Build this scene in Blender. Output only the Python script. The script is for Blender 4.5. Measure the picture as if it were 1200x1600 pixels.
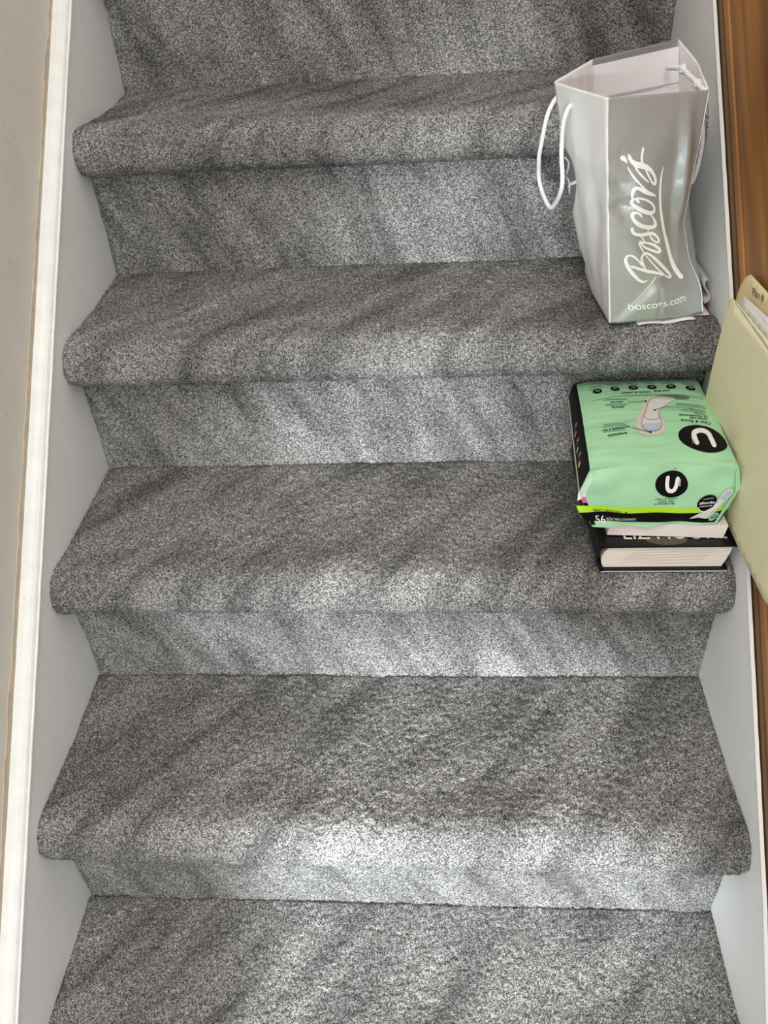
import bpy, bmesh, math, random
import numpy as np
from mathutils import Vector, Matrix
random.seed(7); rng = np.random.default_rng(7)
D = bpy.data; COL = bpy.context.scene.collection; SC = bpy.context.scene
for o in list(D.objects): D.objects.remove(o)

# ------------------------------------------------------------------ camera, world, lights, exposure
W, RISE, RUN, NOSE = 0.86, 0.2155095, 0.2200039, 0.030
cam = D.objects.new('camera', D.cameras.new('camera')); COL.objects.link(cam)
cm = Matrix(((0.99697295, 0.01159885, 0.07687916), (0.0530631, 0.62120773, -0.78184734), (-0.05682646, 0.7835601, 0.61871183))).to_4x4()
cm.translation = (0.50978879, -0.51307503, 1.08984221); cam.matrix_world = cm
cam.data.sensor_fit = 'VERTICAL'; cam.data.sensor_height = 36.0; cam.data.lens = 1224.993 / 1600 * 36.0
cam.data.clip_start = 0.02
SC.camera = cam
wd = D.worlds.new('world'); SC.world = wd; wd.use_nodes = True
nt = wd.node_tree; bg = nt.nodes['Background']; bg.inputs[1].default_value = 0.95
_t = nt.nodes.new('ShaderNodeTexCoord'); _s = nt.nodes.new('ShaderNodeSeparateXYZ'); _r = nt.nodes.new('ShaderNodeValToRGB')    # pale ceiling above, dimmer walls and floor around
nt.links.new(_t.outputs['Generated'], _s.inputs[0]); _m = nt.nodes.new('ShaderNodeMapRange'); _m.inputs[1].default_value = -1; nt.links.new(_s.outputs[2], _m.inputs[0]); nt.links.new(_m.outputs[0], _r.inputs[0]); nt.links.new(_r.outputs[0], bg.inputs[0])
_e = _r.color_ramp.elements; _e[0].position = .3; _e[0].color = (.20, .21, .22, 1); _e[1].position = .85; _e[1].color = (1.0, .97, .91, 1); _x = _e.new(.5); _x.color = (.42, .43, .44, 1)
def area(name, loc, target, sx, sy, power, col, spread=180):
    l = D.lights.new(name, 'AREA'); l.shape = 'RECTANGLE'; l.size = sx; l.size_y = sy; l.energy = power; l.color = col
    l.spread = math.radians(spread)
    o = D.objects.new(name, l); COL.objects.link(o); o.location = loc
    o.rotation_euler = (Vector(target) - Vector(loc)).to_track_quat('-Z', 'Y').to_euler(); return o
area('entry_window_light', (0.30, -1.9, 0.55), (0.42, 0.2, 0.25), 0.8, 0.8, 4.0, (0.9, 0.95, 1.0), 120)
def spot(name, loc, target, power, col, angle, blend, size):
    l = D.lights.new(name, 'SPOT'); l.energy = power; l.color = col; l.spot_size = math.radians(angle); l.spot_blend = blend; l.shadow_soft_size = size
    o = D.objects.new(name, l); COL.objects.link(o); o.location = loc; o.rotation_euler = (Vector(target) - Vector(loc)).to_track_quat('-Z', 'Y').to_euler(); return o
spot('lower_pool_spot', (0.05, -1.7, 0.60), (0.52, -0.08, 0.05), 205.0, (0.86, 0.93, 1.0), 21, 0.6, 0.04)  # added spots, each aimed to throw one daylight pool on the steps
spot('lower_pool_spot', (0.15, -1.7, 0.60), (0.38, 0.20, 0.34), 95.0, (0.88, 0.94, 1.0), 18, 1.0, 0.04)
spot('upper_pool_spot', (0.25, -1.7, 0.75), (0.46, 0.42, 0.57), 85.0, (0.88, 0.94, 1.0), 14, 1.0, 0.04)  # two more added spots for the pools on the upper risers
spot('upper_pool_spot', (0.30, -1.7, 0.95), (0.56, 0.62, 0.78), 75.0, (0.9, 0.95, 1.0), 12, 1.0, 0.04)
area('hall_light', (0.1, -1.1, 2.6), (0.4, 0.2, 0.3), 1.0, 1.0, 16.0, (1.0, 0.97, 0.92))
vs = SC.view_settings; vs.view_transform = 'Standard'; vs.look = 'None'; vs.gamma = 1; vs.exposure = 0.6; vs.use_curve_mapping = False

# ------------------------------------------------------------------ helpers
def tag(o, label=None, cat=None, group=None, kind=None):
    for k, v in (('label', label), ('category', cat), ('group', group), ('kind', kind)):
        if v: o[k] = v
    return o
def link(name, me, mats, parent=None, smooth=False):
    o = D.objects.new(name, me); COL.objects.link(o)
    for m in (mats if isinstance(mats, (list, tuple)) else [mats]): me.materials.append(m)
    if parent: o.parent = parent; o.matrix_parent_inverse = Matrix.Translation(-Vector(parent.location))
    if smooth: me.polygons.foreach_set('use_smooth', [True] * len(me.polygons))
    return o
def mesh(name, vs_, fs, mats, parent=None, smooth=False, mi=None):
    me = D.meshes.new(name); me.from_pydata([tuple(v) for v in vs_], [], fs)
    o = link(name, me, mats, parent, smooth)
    if mi is not None: me.polygons.foreach_set('material_index', mi)
    me.update(); return o
def bmobj(name, bm, mats, parent=None, smooth=False):
    me = D.meshes.new(name); bm.to_mesh(me); bm.free(); return link(name, me, mats, parent, smooth)
def empty(name, loc):
    o = D.objects.new(name, None); COL.objects.link(o); o.location = loc; o.empty_display_size = .05; return o
def catmull(pts, n=8, closed=False):
    P = [np.array(p, float) for p in pts]
    if closed: P = [P[-1]] + P + [P[0], P[1]]
    else: P = [2 * P[0] - P[1]] + P + [2 * P[-1] - P[-2]]
    out = []
    for i in range(1, len(P) - 2):
        a, b, c, d = P[i - 1:i + 3]
        for k in range(n):
            t = k / n
            out.append(.5 * (2 * b + (c - a) * t + (2 * a - 5 * b + 4 * c - d) * t * t + (3 * b - a - 3 * c + d) * t ** 3))
    if not closed: out.append(P[-2])
    return out
def vnoise(x, y, seed):                      # smooth value noise on arrays
    r = np.random.default_rng(seed); T = r.random((128, 128))
    xi = np.floor(x).astype(int); yi = np.floor(y).astype(int); fx = x - xi; fy = y - yi
    fx = fx * fx * (3 - 2 * fx); fy = fy * fy * (3 - 2 * fy)
    g = lambda a, b: T[a % 128, b % 128]
    return (g(xi, yi) * (1 - fx) + g(xi + 1, yi) * fx) * (1 - fy) + (g(xi, yi + 1) * (1 - fx) + g(xi + 1, yi + 1) * fx) * fy - .5

# ------------------------------------------------------------------ materials
def mat(name, col, rough=.6, metal=0, spec=.5, **kw):
    m = D.materials.new(name); m.use_nodes = True; b = m.node_tree.nodes['Principled BSDF']
    b.inputs['Base Color'].default_value = (*col, 1); b.inputs['Roughness'].default_value = rough
    b.inputs['Metallic'].default_value = metal; b.inputs['Specular IOR Level'].default_value = spec
    for k, v in kw.items(): b.inputs[k].default_value = v
    return m
def N(m, t, **kw):
    n = m.node_tree.nodes.new(t)
    for k, v in kw.items():
        if k in n.inputs.keys(): n.inputs[k].default_value = v
        else: setattr(n, k, v)
    return n
def L(m, a, b): m.node_tree.links.new(a, b)
def BS(m): return m.node_tree.nodes['Principled BSDF']
def ramp(m, src, stops):
    r = N(m, 'ShaderNodeValToRGB'); e = r.color_ramp.elements
    while len(e) < len(stops): e.new(.5)
    for q, (p, c) in zip(e, stops): q.position = p; q.color = (*c, 1) if len(c) == 3 else c
    L(m, src, r.inputs[0]); return r
def mixc(m, a, b, f, mode='MIX'):
    x = N(m, 'ShaderNodeMix', data_type='RGBA', blend_type=mode)
    for s, v in ((x.inputs[6], a), (x.inputs[7], b), (x.inputs[0], f)):
        if hasattr(v, 'is_output'): L(m, v, s)
        else: s.default_value = (*v, 1) if isinstance(v, tuple) else v
    return x.outputs[2]
def bump(m, h, strength, dist, prev=None):
    b = N(m, 'ShaderNodeBump', Strength=strength, Distance=dist); L(m, h, b.inputs['Height'])
    if prev: L(m, prev.outputs[0], b.inputs['Normal'])
    L(m, b.outputs[0], BS(m).inputs['Normal']); return b
def noise(m, scale, detail=3, vec=None, rough=.5):
    n = N(m, 'ShaderNodeTexNoise', Scale=scale, Detail=detail, Roughness=rough)
    L(m, vec or N(m, 'ShaderNodeTexCoord').outputs['Object'], n.inputs['Vector']); return n
def mapping(m, rot=(0, 0, 0), scale=(1, 1, 1), loc=(0, 0, 0), vt='POINT'):
    t = N(m, 'ShaderNodeTexCoord'); p = N(m, 'ShaderNodeMapping')
    p.inputs['Rotation'].default_value = rot; p.inputs['Scale'].default_value = scale; p.inputs['Location'].default_value = loc
    p.vector_type = vt; L(m, t.outputs['Object'], p.inputs['Vector']); return p.outputs[0]

def carpet(name, rot, scale, lo, hi, c0=.36):
    m = mat(name, (.2, .2, .2), .95, spec=.12)
    v = N(m, 'ShaderNodeTexVoronoi', Scale=780); L(m, N(m, 'ShaderNodeTexCoord').outputs['Object'], v.inputs['Vector'])
    sp = N(m, 'ShaderNodeSeparateColor'); L(m, v.outputs['Color'], sp.inputs[0])
    f = noise(m, 900, 2)
    k = mixc(m, sp.outputs[0], f.outputs[0], .45)
    base = ramp(m, k, [(0.15, (.022, .021, .020)), (.38, (.105, .102, .097)), (.60, (.25, .245, .235)), (.82, (.52, .51, .50))])
    n1 = noise(m, 1.0, 3, mapping(m, rot, tuple(1 / q for q in scale), (0, 0, 0), 'TEXTURE'), .5)
    r1 = ramp(m, n1.outputs[0], [(.33, (lo,) * 3), (.48, ((lo + hi) / 2 + .03,) * 3), (.64, (hi,) * 3)])
    n2 = noise(m, 9, 3)
    r2 = ramp(m, n2.outputs[0], [(.3, (.86,) * 3), (.7, (1.12,) * 3)])
    c = mixc(m, base.outputs[0], r1.outputs[0], 1.0, 'MULTIPLY'); c = mixc(m, c, r2.outputs[0], 1.0, 'MULTIPLY')
    L(m, c, BS(m).inputs['Base Color'])
    b = bump(m, v.outputs['Distance'], -.9, .0022)
    bump(m, f.outputs[0], .8, .0015, b)
    return m
M = {}
M['tread'] = carpet('grey_carpet_tread', (0, 0, math.radians(-42)), (25, 4.5, 6), .60, 1.22)
M['riser'] = carpet('grey_carpet_riser', (0, math.radians(-28), 0), (26, 5, 6), .62, 1.32)
def paint(name, col, rough, sc=30, dirt=.06):
    m = mat(name, col, rough, spec=.4); n = noise(m, sc, 5, rough=.6)
    r = ramp(m, n.outputs[0], [(.3, tuple(c * (1 - dirt) for c in col)), (.7, tuple(min(1, c * (1 + dirt)) for c in col))])
    c = r.outputs[0]
    sp = noise(m, 160, 1); rs = ramp(m, sp.outputs[0], [(.19, (.35, .33, .3)), (.215, (1, 1, 1))])
    c = mixc(m, c, rs.outputs[0], .7, 'MULTIPLY'); L(m, c, BS(m).inputs['Base Color'])
    n2 = noise(m, 12, 4, mapping(m, (math.radians(44), 0, 0), (30, 1, 30)))
    b = bump(m, n2.outputs[0], .12, .002); bump(m, n.outputs[0], .15, .001, b); return m
M['skirt'] = paint('grey_white_gloss_paint', (.84, .85, .84), .42, 8, .02)
M['mould'] = paint('white_trim_paint', (.80, .80, .77), .38)
M['wall'] = paint('beige_wall_paint', (.69, .65, .585), .8, 18, .03)
M['caulk'] = paint('tan_caulk', (.50, .42, .33), .7, 60, .12)
wm = mat('varnished_pine', (.5, .25, .08), .38, spec=.45); M['wood'] = wm
ang = math.atan2(RISE, RUN)
mp = mapping(wm, (ang, 0, 0), (1 / 60, 1 / 2.2, 1 / 60), vt='TEXTURE'); g = noise(wm, 1.0, 6, mp, .65)
mp2 = mapping(wm, (ang, 0, 0), (1 / 12, 1 / 2.2, 1 / 14), vt='TEXTURE'); g2 = noise(wm, 1.0, 3, mp2)
gr = ramp(wm, g.outputs[0], [(.25, (.20, .075, .016)), (.5, (.36, .155, .038)), (.75, (.50, .24, .07))])
gr2 = ramp(wm, g2.outputs[0], [(.3, (.55, .48, .42)), (.7, (1.3, 1.3, 1.25))])
L(wm, mixc(wm, gr.outputs[0], gr2.outputs[0], 1.0, 'MULTIPLY'), BS(wm).inputs['Base Color']); bump(wm, g.outputs[0], .15, .0006)
M['dark_gap'] = mat('dark_brown_strip', (.13, .07, .03), .8)
M['chip'] = mat('chipped_white_paint_edge', (.78, .77, .73), .6)

# ------------------------------------------------------------------ staircase carpet
stairs = empty('staircase', (W / 2, 0, 0))
tag(stairs, 'staircase fully covered in mottled grey cut-pile carpet with rounded nosings', 'stairs')
def sheet(name, path, material, seed, x0=0.0, x1=W, dx=.0026, amp=.0012, wob=.0009):
    P = np.array(path); seg = np.linalg.norm(np.diff(P, axis=0), axis=1); s = np.concatenate([[0], np.cumsum(seg)])
    n = int(s[-1] / .0024); ss = np.linspace(0, s[-1], n)
    py = np.interp(ss, s, P[:, 0]); pz = np.interp(ss, s, P[:, 1])
    ty = np.gradient(py); tz = np.gradient(pz); l = np.hypot(ty, tz); ny, nz = -tz / l, ty / l     # left normal of path
    nx = int((x1 - x0) / dx); xs = np.linspace(x0, x1, nx)
    X, S = np.meshgrid(xs, ss)
    d = (rng.random(X.shape) - .5) * 2 * amp + vnoise(X * 160, S * 160, seed) * .0016 + vnoise(X * 22, S * 22, seed + 1) * .0020
    d2 = vnoise(X * 7 + 3, S * 7 + 9, seed + 2) * wob * 2
    d = d + d2
    jit = (rng.random(X.shape) - .5) * .0012
    edge = np.minimum(X - x0, x1 - X); d = d - .004 * np.exp(-edge / .006)
    Y = py[:, None] + ny[:, None] * d; Z = pz[:, None] + nz[:, None] * d
    Xj = X + jit * (edge > .003)
    V = np.stack([Xj, Y, Z], -1).reshape(-1, 3)
    i = np.arange(n - 1)[:, None] * nx + np.arange(nx - 1)[None, :]
    F = np.stack([i, i + nx, i + nx + 1, i + 1], -1).reshape(-1, 4)
    me = D.meshes.new(name); me.vertices.add(len(V)); me.vertices.foreach_set('co', V.ravel())
    me.loops.add(F.size); me.loops.foreach_set('vertex_index', F.ravel())
    me.polygons.add(len(F)); me.polygons.foreach_set('loop_start', np.arange(0, F.size, 4))
    me.update(calc_edges=True); me.validate()
    return link(name, me, material, stairs, True)
prof = [(.2205, -.006), (.216, -.001), (.208, -.001), (.165, -.0040), (.10, -.0070), (.045, -.0070), (.012, -.0050), (-.008, -.006), (-.022, -.013), (-.033, -.026),
        (-.0385, -.043), (-.034, -.058), (-.020, -.067), (-.004, -.069), (.004, -.069)]
for k in range(0, 6):
    y0, z0 = (k - 1) * RUN, k * RISE
    pth = catmull([(y0 + a, z0 + b) for a, b in prof], 10)
    if k == 5: pass
    sheet('tread', pth[::-1], M['tread'], 10 + k * 5)
for k in range(0, 5):
    y0, z0 = k * RUN, k * RISE
    pth = catmull([(y0 - .004, z0 - .008), (y0 - .001, z0 + .01), (y0 + .001, z0 + .06), (y0 + .001, z0 + .11), (y0, z0 + RISE - .055)], 8)
    sheet('riser', pth, M['riser'], 60 + k * 5, amp=.0009, wob=.0006)

# ------------------------------------------------------------------ setting: skirt boards, moulding, walls
def off(y, o): return (y, y * RISE / RUN + o)
ys = np.linspace(-.7, 1.45, 200)
def prism_x(name, rows, material, kind='structure'):      # rows: list over y of [(x,z),...] section loops
    n = len(rows[0][1]); V = []; F = []
    for y, sec in rows: V += [(x, y, z) for x, z in sec]
    for i in range(len(rows) - 1):
        for j in range(n):
            a, b = i * n + j, i * n + (j + 1) % n; F.append((a, b, b + n, a + n))
    F.append(tuple(range(n))[::-1]); F.append(tuple(range((len(rows) - 1) * n, len(rows) * n)))
    o = mesh(name, V, F, material); tag(o, kind=kind); return o
sl = RISE / RUN
oL = .256
rows = [(y, [(-.022, y * sl - .35), (0, y * sl - .35), (0, y * sl + oL + .004), (-.022, y * sl + oL + .004)]) for y in ys]
o = prism_x('baseboard_left', rows, M['skirt']); o['label'] = 'grey-white painted skirt board left of the stairs'
oRx = [-.7, -.163, -.082, .0716, .186, .4245, .537, .698, 1.45]; oRv = [.232, .2425, .2587, .266, .2725, .2718, .2732, .275, .278]
rows = []
for y in ys:
    e = np.interp(y, oRx, oRv) + (random.random() - .5) * .0016
    rows.append((y, [(W, y * sl - .35), (W, y * sl + e), (W + .0035, y * sl + e), (W + .0035, y * sl - .35)]))
o = prism_x('baseboard_right', rows, M['skirt']); o['label'] = 'grey-white painted skirt board right of the stairs'
# chipped paint line on top edge of right board
rows = []
for y in np.linspace(-.7, 1.45, 700):
    e = np.interp(y, oRx, oRv); w = .0022 + .0018 * abs(vnoise(np.array([y * 60.]), np.array([3.]), 5)[0]) * 2
    c = vnoise(np.array([y * 140.]), np.array([8.]), 6)[0] * .003
    rows.append((y, [(W - .0012, y * sl + e - w + c), (W - .0012, y * sl + e + .0012), (W + .0030, y * sl + e + .0012), (W + .0030, y * sl + e - w + c)]))
prism_x('trim_3', rows, M['chip'])
# left moulding with a bead, caulk line, wall
rows = []
sec = [(-.022, -.003), (.0008, -.003), (.0022, -.0016), (.0026, .0003), (.0020, .0022), (.0002, .0030), (-.0002, .0050), (-.0020, .0085), (-.006, .0120), (-.012, .0145), (-.018, .0156), (-.022, .016)]
for y in np.linspace(-.7, 1.45, 500):
    j = vnoise(np.array([y * 55.]), np.array([1.]), 9)[0] * .0009
    rows.append((y, [(x + (j if 1 <= i <= 5 else 0), y * sl + oL + b + j) for i, (x, b) in enumerate(sec)]))
o = prism_x('trim_1', rows, M['mould'])
rows = []
for y in np.linspace(-.7, 1.45, 600):
    a = .027 + vnoise(np.array([y * 30.]), np.array([1.]), 19)[0] * .006 + vnoise(np.array([y * 120.]), np.array([1.]), 20)[0] * .003
    rows.append((y, [(-.030, y * sl + oL + .012), (-.0190, y * sl + oL + .013), (-.0200, y * sl + oL + a), (-.030, y * sl + oL + a + .001)]))
prism_x('trim_2', rows, M['caulk'])
o = mesh('wall_left', [(-.0215, -.7, -1.1), (-.0215, 1.45, -1.1), (-.0215, 1.45, 3), (-.0215, -.7, 3), (-.12, -.7, -1.1), (-.12, 1.45, -1.1), (-.12, 1.45, 3), (-.12, -.7, 3)],
         [(0, 1, 2, 3), (4, 7, 6, 5), (0, 4, 5, 1), (1, 5, 6, 2), (2, 6, 7, 3), (3, 7, 4, 0)], M['wall']); tag(o, kind='structure')
# right wood panelling with a shallow groove along the skirt
ya, yb = -.7, 1.45
rows = [(y, [(W + .14, y * sl - .45), (W + .012, y * sl - .45), (W + .012, y * sl + np.interp(y, oRx, oRv) + .010), (W + .0085, y * sl + np.interp(y, oRx, oRv) + .0125),
             (W + .0085, y * sl + np.interp(y, oRx, oRv) + .030), (W + .0105, y * sl + np.interp(y, oRx, oRv) + .032), (W + .0105, y * sl + .9), (W + .14, y * sl + .9)]) for y in ys]
o = prism_x('wall_right', rows, wm)
rows = [(y, [(W + .006, y * sl - .3), (W + .0118, y * sl - .3), (W + .0118, y * sl + np.interp(y, oRx, oRv) + .0015), (W + .006, y * sl + np.interp(y, oRx, oRv) + .001)]) for y in ys]
prism_x('trim_4', rows, M['dark_gap'])  # dark brown strip filling the gap between skirt and panelling

# ------------------------------------------------------------------ artwork: flat drawings laid on a surface
class Hom:                                    # plane-to-plane map: artwork frame -> panel (s,t)
    def __init__(self, src, dst=((0, 1), (1, 1), (1, 0), (0, 0))):
        A = []; b = []
        for (x, y), (u, v) in zip(src, dst):
            A.append([x, y, 1, 0, 0, 0, -u * x, -u * y]); b.append(u); A.append([0, 0, 0, x, y, 1, -v * x, -v * y]); b.append(v)
        self.h = np.append(np.linalg.solve(np.array(A, float), np.array(b, float)), 1)
    def __call__(self, x, y):
        h = self.h; w = h[6] * x + h[7] * y + h[8]; return ((h[0] * x + h[1] * y + h[2]) / w, (h[3] * x + h[4] * y + h[5]) / w)
def text_tris(body, size=1.0, maxe=None, bold=0, shear=0):
    cu = D.curves.new('t', 'FONT'); cu.body = body; cu.size = size; cu.resolution_u = 4; cu.offset = bold; cu.shear = shear
    o = D.objects.new('t', cu); COL.objects.link(o); bpy.context.view_layer.update()
    ev = o.evaluated_get(bpy.context.evaluated_depsgraph_get()); me = ev.to_mesh()
    bm = bmesh.new(); bm.from_mesh(me); ev.to_mesh_clear(); D.objects.remove(o); D.curves.remove(cu)
    bmesh.ops.triangulate(bm, faces=bm.faces[:])
    if maxe:
        for _ in range(4):
            es = [e for e in bm.edges if e.calc_length() > maxe]
            if not es: break
            bmesh.ops.subdivide_edges(bm, edges=es, cuts=1); bmesh.ops.triangulate(bm, faces=[f for f in bm.faces if len(f.verts) > 3])
    bm.verts.ensure_lookup_table(); v = [(a.co.x, a.co.y) for a in bm.verts]; f = [tuple(q.index for q in fc.verts) for fc in bm.faces]; bm.free()
    return v, f
class Art:                                    # collects printing for one mesh
    def __init__(self, V, F, MI): self.V, self.F, self.MI = V, F, MI
    def add(self, pts, faces, surf, mi, lift):
        b = len(self.V)
        for s, t in pts:
            p = surf(s, t); e = 1e-3; n = (surf(s + e, t) - surf(s - e, t)).cross(surf(s, t + e) - surf(s, t - e)); n.normalize()
            self.V.append(p + n * lift)
        for f in faces:
            self.F.append(tuple(b + i for i in f)); self.MI.append(mi)
    def ribbon(self, pts, hom, surf, mi, lift=.0005, n=6, k=1.0, closed=False):    # pts (x,y,width) in artwork frame
        C = catmull([(*p,) for p in pts], n, closed); V = []; F = []
        m = len(C)
        for i, c in enumerate(C):
            a = C[max(0, i - 1)]; b = C[min(m - 1, i + 1)]
            if closed: a = C[(i - 1) % m]; b = C[(i + 1) % m]
            t = b[:2] - a[:2]; t = t / (np.linalg.norm(t) + 1e-9); nn = np.array([-t[1], t[0]]) * c[2] * .5 * k
            for q in (-1, 0, 1): V.append(hom(*(c[:2] + nn * q)))
        R_ = m if closed else m - 1
        for i in range(R_):
            j = (i + 1) % m
            for q in (0, 1): F.append((i * 3 + q, i * 3 + q + 1, j * 3 + q + 1, j * 3 + q))
        if not closed:
            for i in (0, m - 1): self.disc((C[i][0], C[i][1]), C[i][2] * .5 * k, C[i][2] * .5 * k, hom, surf, mi, lift, 1, 10)
        self.add(V, F, surf, mi, lift)
    def disc(self, c, rx, ry, hom, surf, mi, lift=.0005, rings=4, seg=28, rot=0):
        V = [hom(*c)]; F = []
        for r in range(1, rings + 1):
            for j in range(seg):
                a = 2 * math.pi * j / seg; x = math.cos(a) * rx * r / rings; y = math.sin(a) * ry * r / rings
                V.append(hom(c[0] + x * math.cos(rot) - y * math.sin(rot), c[1] + x * math.sin(rot) + y * math.cos(rot)))
        for j in range(seg): F.append((0, 1 + j, 1 + (j + 1) % seg))
        for r in range(1, rings):
            for j in range(seg):
                a = 1 + (r - 1) * seg + j; b = 1 + (r - 1) * seg + (j + 1) % seg; F.append((a, a + seg, b + seg, b))
        self.add(V, F, surf, mi, lift)
    def poly(self, quad, hom, surf, mi, lift=.0004, nu=12, nv=6):       # quad of 4 artwork points
        a, b, c, d = [np.array(p, float) for p in quad]; V = []; F = []
        for j in range(nv + 1):
            for i in range(nu + 1):
                u, v = i / nu, j / nv; V.append(hom(*((a * (1 - u) + b * u) * (1 - v) + (d * (1 - u) + c * u) * v)))
        for j in range(nv):
            for i in range(nu): q = j * (nu + 1) + i; F.append((q, q + 1, q + nu + 2, q + nu + 1))
        self.add(V, F, surf, mi, lift)
    def text(self, body, p0, p1, hgt, hom, surf, mi, lift=.0006, bold=0, maxe=None, shear=0):
        v, f = text_tris(body, 1.0, maxe or .25, bold, shear)
        xs_ = [a for a, _ in v]; x0, x1 = min(xs_), max(xs_)
        p0 = np.array(p0, float); p1 = np.array(p1, float); d = p1 - p0; l = np.linalg.norm(d); d = d / l; up = np.array([d[1], -d[0]])
        V = [hom(*(p0 + d * (x - x0) / (x1 - x0) * l + up * y / .72 * hgt)) for x, y in v]
        self.add(V, f, surf, mi, lift)

# ------------------------------------------------------------------ shopping bag
Z3 = 3 * RISE
M['silver'] = mat('satin_silver_paper', (.49, .525, .51), .26, metal=.42, spec=.6)
ns = noise(M['silver'], 55, 3); bump(M['silver'], ns.outputs[0], .18, .003)
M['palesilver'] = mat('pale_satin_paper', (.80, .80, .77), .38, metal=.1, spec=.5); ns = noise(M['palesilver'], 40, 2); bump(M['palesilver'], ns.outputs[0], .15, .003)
M['inner'] = mat('white_bag_lining', (.86, .84, .85), .75)
M['ink_white'] = mat('white_lettering', (.93, .94, .90), .5)
M['ink_grey'] = mat('dark_grey_logo', (.17, .18, .175), .45)
M['fold'] = mat('worn_white_fold', (.88, .88, .85), .6)
M['flap'] = mat('silver_turned_edge', (.30, .305, .31), .35, metal=.3)
M['crease'] = mat('lining_edge_shade', (.56, .53, .54), .8)
M['rope'] = mat('white_cord', (.84, .84, .87), .7)
wv = N(M['rope'], 'ShaderNodeTexVoronoi', Scale=700); L(M['rope'], N(M['rope'], 'ShaderNodeTexCoord').outputs['Object'], wv.inputs['Vector']); bump(M['rope'], wv.outputs['Distance'], .8, .001)
hl = [0, .12, .24, .43, .65, .85, 1.0]
lev = {  # corner paths (x, y, height) over hl
 'FL': [(.720, .4235, 0), (.716, .424, .031), (.712, .424, .062), (.705, .424, .111), (.698, .424, .168), (.691, .424, .22), (.687, .424, .258)],
 'FR': [(.841, .447, 0), (.835, .456, .032), (.8175, .466, .062), (.8050, .474, .105), (.8035, .468, .150), (.804, .463, .212), (.8055, .468, .252)],
 'RM': [(.847, .52, 0), (.846, .52, .032), (.838, .525, .062), (.824, .53, .11), (.818, .54, .17), (.815, .548, .225), (.812, .555, .266)],
 'BR': [(.836, .595, 0), (.835, .596, .032), (.833, .597, .062), (.828, .60, .11), (.821, .605, .17), (.812, .615, .23), (.805, .625, .28)],
 'BL': [(.714, .595, 0), (.713, .595, .032), (.710, .593, .062), (.706, .590, .11), (.700, .584, .17), (.695, .575, .225), (.692, .568, .272)],
 'LM': [(.713, .52, 0), (.704, .525, .032), (.692, .53, .06), (.677, .528, .11), (.664, .528, .17), (.651, .515, .22), (.640, .502, .262)]}
def cpath(name):
    a = np.array(lev[name])
    def f(t): return np.array([np.interp(t, hl, a[:, i]) for i in range(3)])
    tt = np.linspace(0, 1, 121); C = np.array([f(x) for x in tt]); K = np.hanning(15); K /= K.sum()
    S = np.stack([np.convolve(np.pad(C[:, i], 7, mode='reflect', reflect_type='odd'), K, 'valid') for i in range(3)], 1)
    return lambda t: np.array([np.interp(t, tt, S[:, i]) for i in range(3)])
cp = {k: cpath(k) for k in lev}
def tent(x, c, w): return max(0, 1 - abs(x - c) / w)
def fold_noise(s, t, seed, a):
    v = 0
    for i in range(4):
        r = np.random.default_rng(seed * 10 + i); th = r.random() * 3.14; ph = r.random() * 6; fr = 3 + 4 * r.random()
        w = (s * math.cos(th) + t * 1.9 * math.sin(th)) * fr + ph + .35 * math.sin(5 * t + 3 * s + ph); w = abs((w % 2) - 1); v += (w - .5) * a / (1 + i)
    return v
def bag_surf(A, B, seed, extra=None, amp=.0026):
    def f(s, t):
        p = cp[A](min(max(t, 0), 1)) * (1 - s) + cp[B](min(max(t, 0), 1)) * s
        a = cp[A](.5); b = cp[B](.5); d = b - a; n = np.array([d[1], -d[0], 0]); n /= np.linalg.norm(n)
        e = min(1, 6 * min(s, 1 - s)) * min(1, 5 * t) * min(1, 4 * (1 - t) + .15)
        h = fold_noise(s, t, seed, amp) * e
        if extra: h += extra(s, t)
        p = p + n * h; return Vector((p[0], p[1], Z3 + .0015 + p[2]))
    return f
def front_extra(s, t):
    h = 0
    if t < .215 and 0 < s < 1:                                # folded triangle at the base
        ap = .215 * (1 - abs(s - .5) / .5)
        if t < ap: h += .0045 * min(1, (ap - t) / .05) * (1 - abs(s - .5)) - .0015 * tent(s, .5, .02)
    rs = .80 + .05 * math.sin((1 - t) * 3)                       # vertical pinch ridge
    h += .009 * tent(s, rs, .11) * math.sin(math.pi * min(1, max(0, (t - .22) / .78))) * 1.1
    h -= .006 * tent(s, .14, .16) * (tent(t, .56, .05) + tent(t, .66, .06) + .6 * tent(t, .76, .07))
    h += .011 * math.sin(math.pi * min(1, max(0, s))) * math.sin(math.pi * min(1, max(0, t)) ** .75)
    return h
S_front = bag_surf('FL', 'FR', 3, front_extra)
S_right1 = bag_surf('FR', 'RM', 5); S_right2 = bag_surf('RM', 'BR', 6)
S_back = bag_surf('BR', 'BL', 8, amp=.001); S_left2 = bag_surf('BL', 'LM', 11); S_left1 = bag_surf('LM', 'FL', 12, lambda s, t: .005 * tent(s, .35, .3) * tent(t, .72, .3) - .003 * tent(s, .7, .2) * tent(t, .5, .2), .0022)
bag = empty('shopping_bag', (.775, .51, Z3)); tag(bag, 'crumpled silver paper gift bag with white script lettering, open, standing by the right skirt', 'bag')
V = []; F = []; MI = []
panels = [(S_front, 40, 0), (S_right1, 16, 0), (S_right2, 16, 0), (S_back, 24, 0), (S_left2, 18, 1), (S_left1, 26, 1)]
NT = 90; cols = []
for f, n, mi in panels:
    for i in range(n): cols.append((f, i / n, mi))
nc = len(cols)
grid = [[f(s, j / NT) for (f, s, mi) in cols] for j in range(NT + 1)]
for row in grid: V += row
for j in range(NT):
    for i in range(nc):
        a, b = j * nc + i, j * nc + (i + 1) % nc; F.append((a, b, b + nc, a + nc)); MI.append(cols[i][2])
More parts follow.
